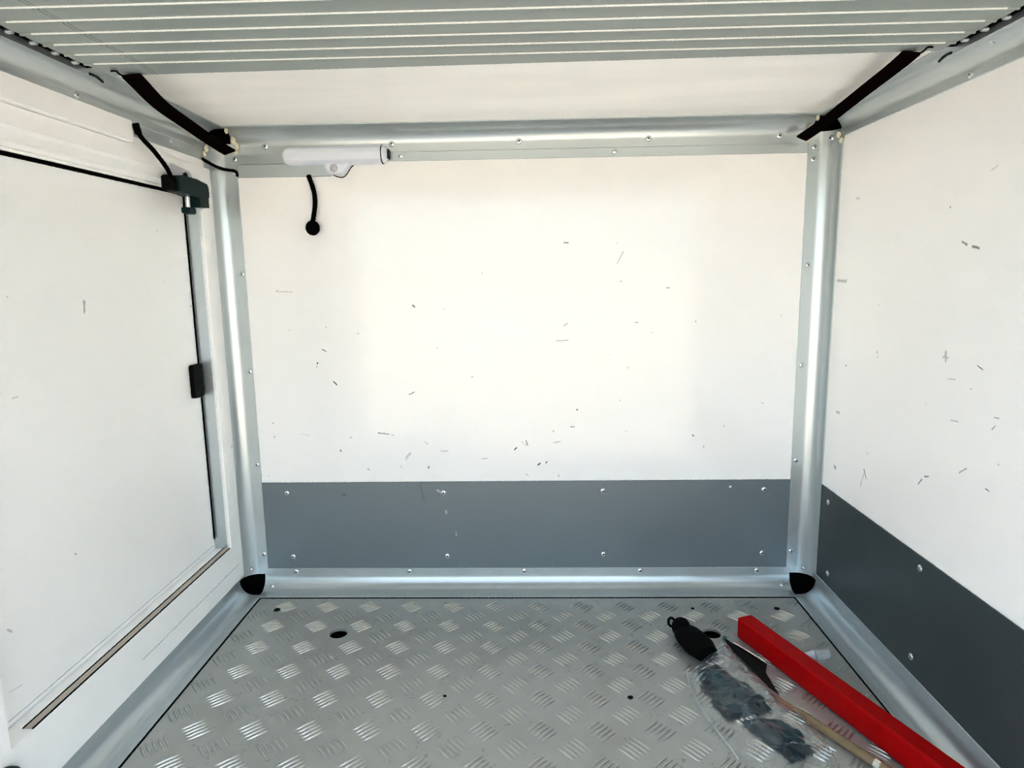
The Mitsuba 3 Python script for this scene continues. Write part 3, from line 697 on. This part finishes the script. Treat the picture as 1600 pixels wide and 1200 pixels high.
# black tool with a ring
H_ = thing('hand_tool', 'black hand tool with a small hanging ring sticking out of the clear bag', 'tool')
a0, a1 = np.array([0.2640, -0.1760, 0.0165]), np.array([0.2880, -0.2680, 0.0190])
d = (a1 - a0) / np.linalg.norm(a1 - a0)
side = np.array([-d[1], d[0], 0])
knob = tube([a0 + d * t_ for t_ in (-0.008, -0.004, 0.003, 0.011, 0.016)], [0.009, 0.0140, 0.0160, 0.0145, 0.0125], 20)
part(H_, 'knob', knob, 'black_plastic', 50)
grip = tube([a0 + d * t_ for t_ in (0.0155, 0.020, 0.030, 0.045, 0.066, 0.090)], [0.0120, 0.0165, 0.0185, 0.0195, 0.0200, 0.0150], 22)
v = np.array(grip.vertices)
s_ = (v - a0) @ side
grip.vertices = v + np.outer(s_ * 0.25, side)
grip.vertices[:, 2] = 0.0006 + (grip.vertices[:, 2] - grip.vertices[:, 2].min()) * 0.8
part(H_, 'grip', grip, 'black_plastic', 50)
ringm = trimesh.creation.torus(major_radius=0.0068, minor_radius=0.0022, major_sections=24, minor_sections=8)
part(H_, 'ring', orient(ringm, a0 + np.array([-0.0125, 0.0090, 0.002]), (0.5, -0.75, 0.45)), 'black_plastic', True)

# folded black bracket with a bright edge
Bk = thing('metal_bracket', 'folded black metal bracket with one bright edge beside the red case', 'bracket')


def blade(pts, z0, z1):
    return along(Polygon(pts), 'z', z0, z1)


part(Bk, 'arm', blade([(0.3300, -0.196), (0.3360, -0.2055), (0.3505, -0.238), (0.3665, -0.289), (0.3668, -0.352), (0.3630, -0.349), (0.3535, -0.300), (0.3390, -0.240)], 0.004, 0.008), 'dark_steel', False)
part(Bk, 'plate', blade([(0.3375, -0.205), (0.3475, -0.211), (0.3780, -0.268), (0.3690, -0.288), (0.3500, -0.245)], 0.0015, 0.0035), 'dark_steel', False)
part(Bk, 'bright_edge', tube([(0.3440, -0.2105, 0.0055), (0.3600, -0.237, 0.0058), (0.3772, -0.266, 0.0055)], 0.0018, 8), 'bright_steel', True, label='bright steel edge')
part(Bk, 'hinge', tube([(0.3325, -0.1995, 0.0), (0.3325, -0.1995, 0.010)], 0.0035, 12), 'teal_plastic', 40)
part(Bk, 'foot', blade([(0.3640, -0.280), (0.3690, -0.288), (0.3560, -0.268)], 0.0, 0.0045), 'dark_steel', False)

St = thing('wooden_stick', 'thin tan wooden stick lying between the clear bag and the red case', 'stick')
p0, p1 = np.array([0.3610, -0.3555, 0.0070]), np.array([0.4560, -0.5210, 0.0070])
sh = tube([p0 + (p1 - p0) * t_ for t_ in np.linspace(0, 1, 12)], np.interp(np.linspace(0, 1, 12), [0, 0.22, 0.26, 1], [0.0028, 0.0040, 0.0056, 0.0060]), 14)
part(St, 'shaft', sh, 'bamboo', True)
dd_ = (p1 - p0) / np.linalg.norm(p1 - p0)
part(St, 'ferrule', tube([p0 + dd_ * 0.150, p0 + dd_ * 0.158], 0.0066, 14), 'bright_steel', 40, label='bright metal ring')

Pc = thing('clear_tube', 'small clear plastic cap between the red case and the right wall moulding', 'cap')
c0 = np.array([0.4560, -0.2500, 0.0078])
part(Pc, 'tip', orient(lathe([[0.0015, 0.0], [0.0030, 0.001], [0.0078, 0.014], [0.0070, 0.0145], [0, 0.0145]], 18), c0 + [-0.013, 0.002, 0.0], (1, -0.12, 0)), 'lamp_white', 35, label='white cone')
part(Pc, 'sleeve', orient(lathe([[0.0074, 0.0], [0.0076, 0.022], [0.0070, 0.0225], [0.0, 0.0225]], 20), c0 + [0.003, 0.0, 0.0], (1, 0.15, 0)), 'clear_plastic', 35, label='clear sleeve')
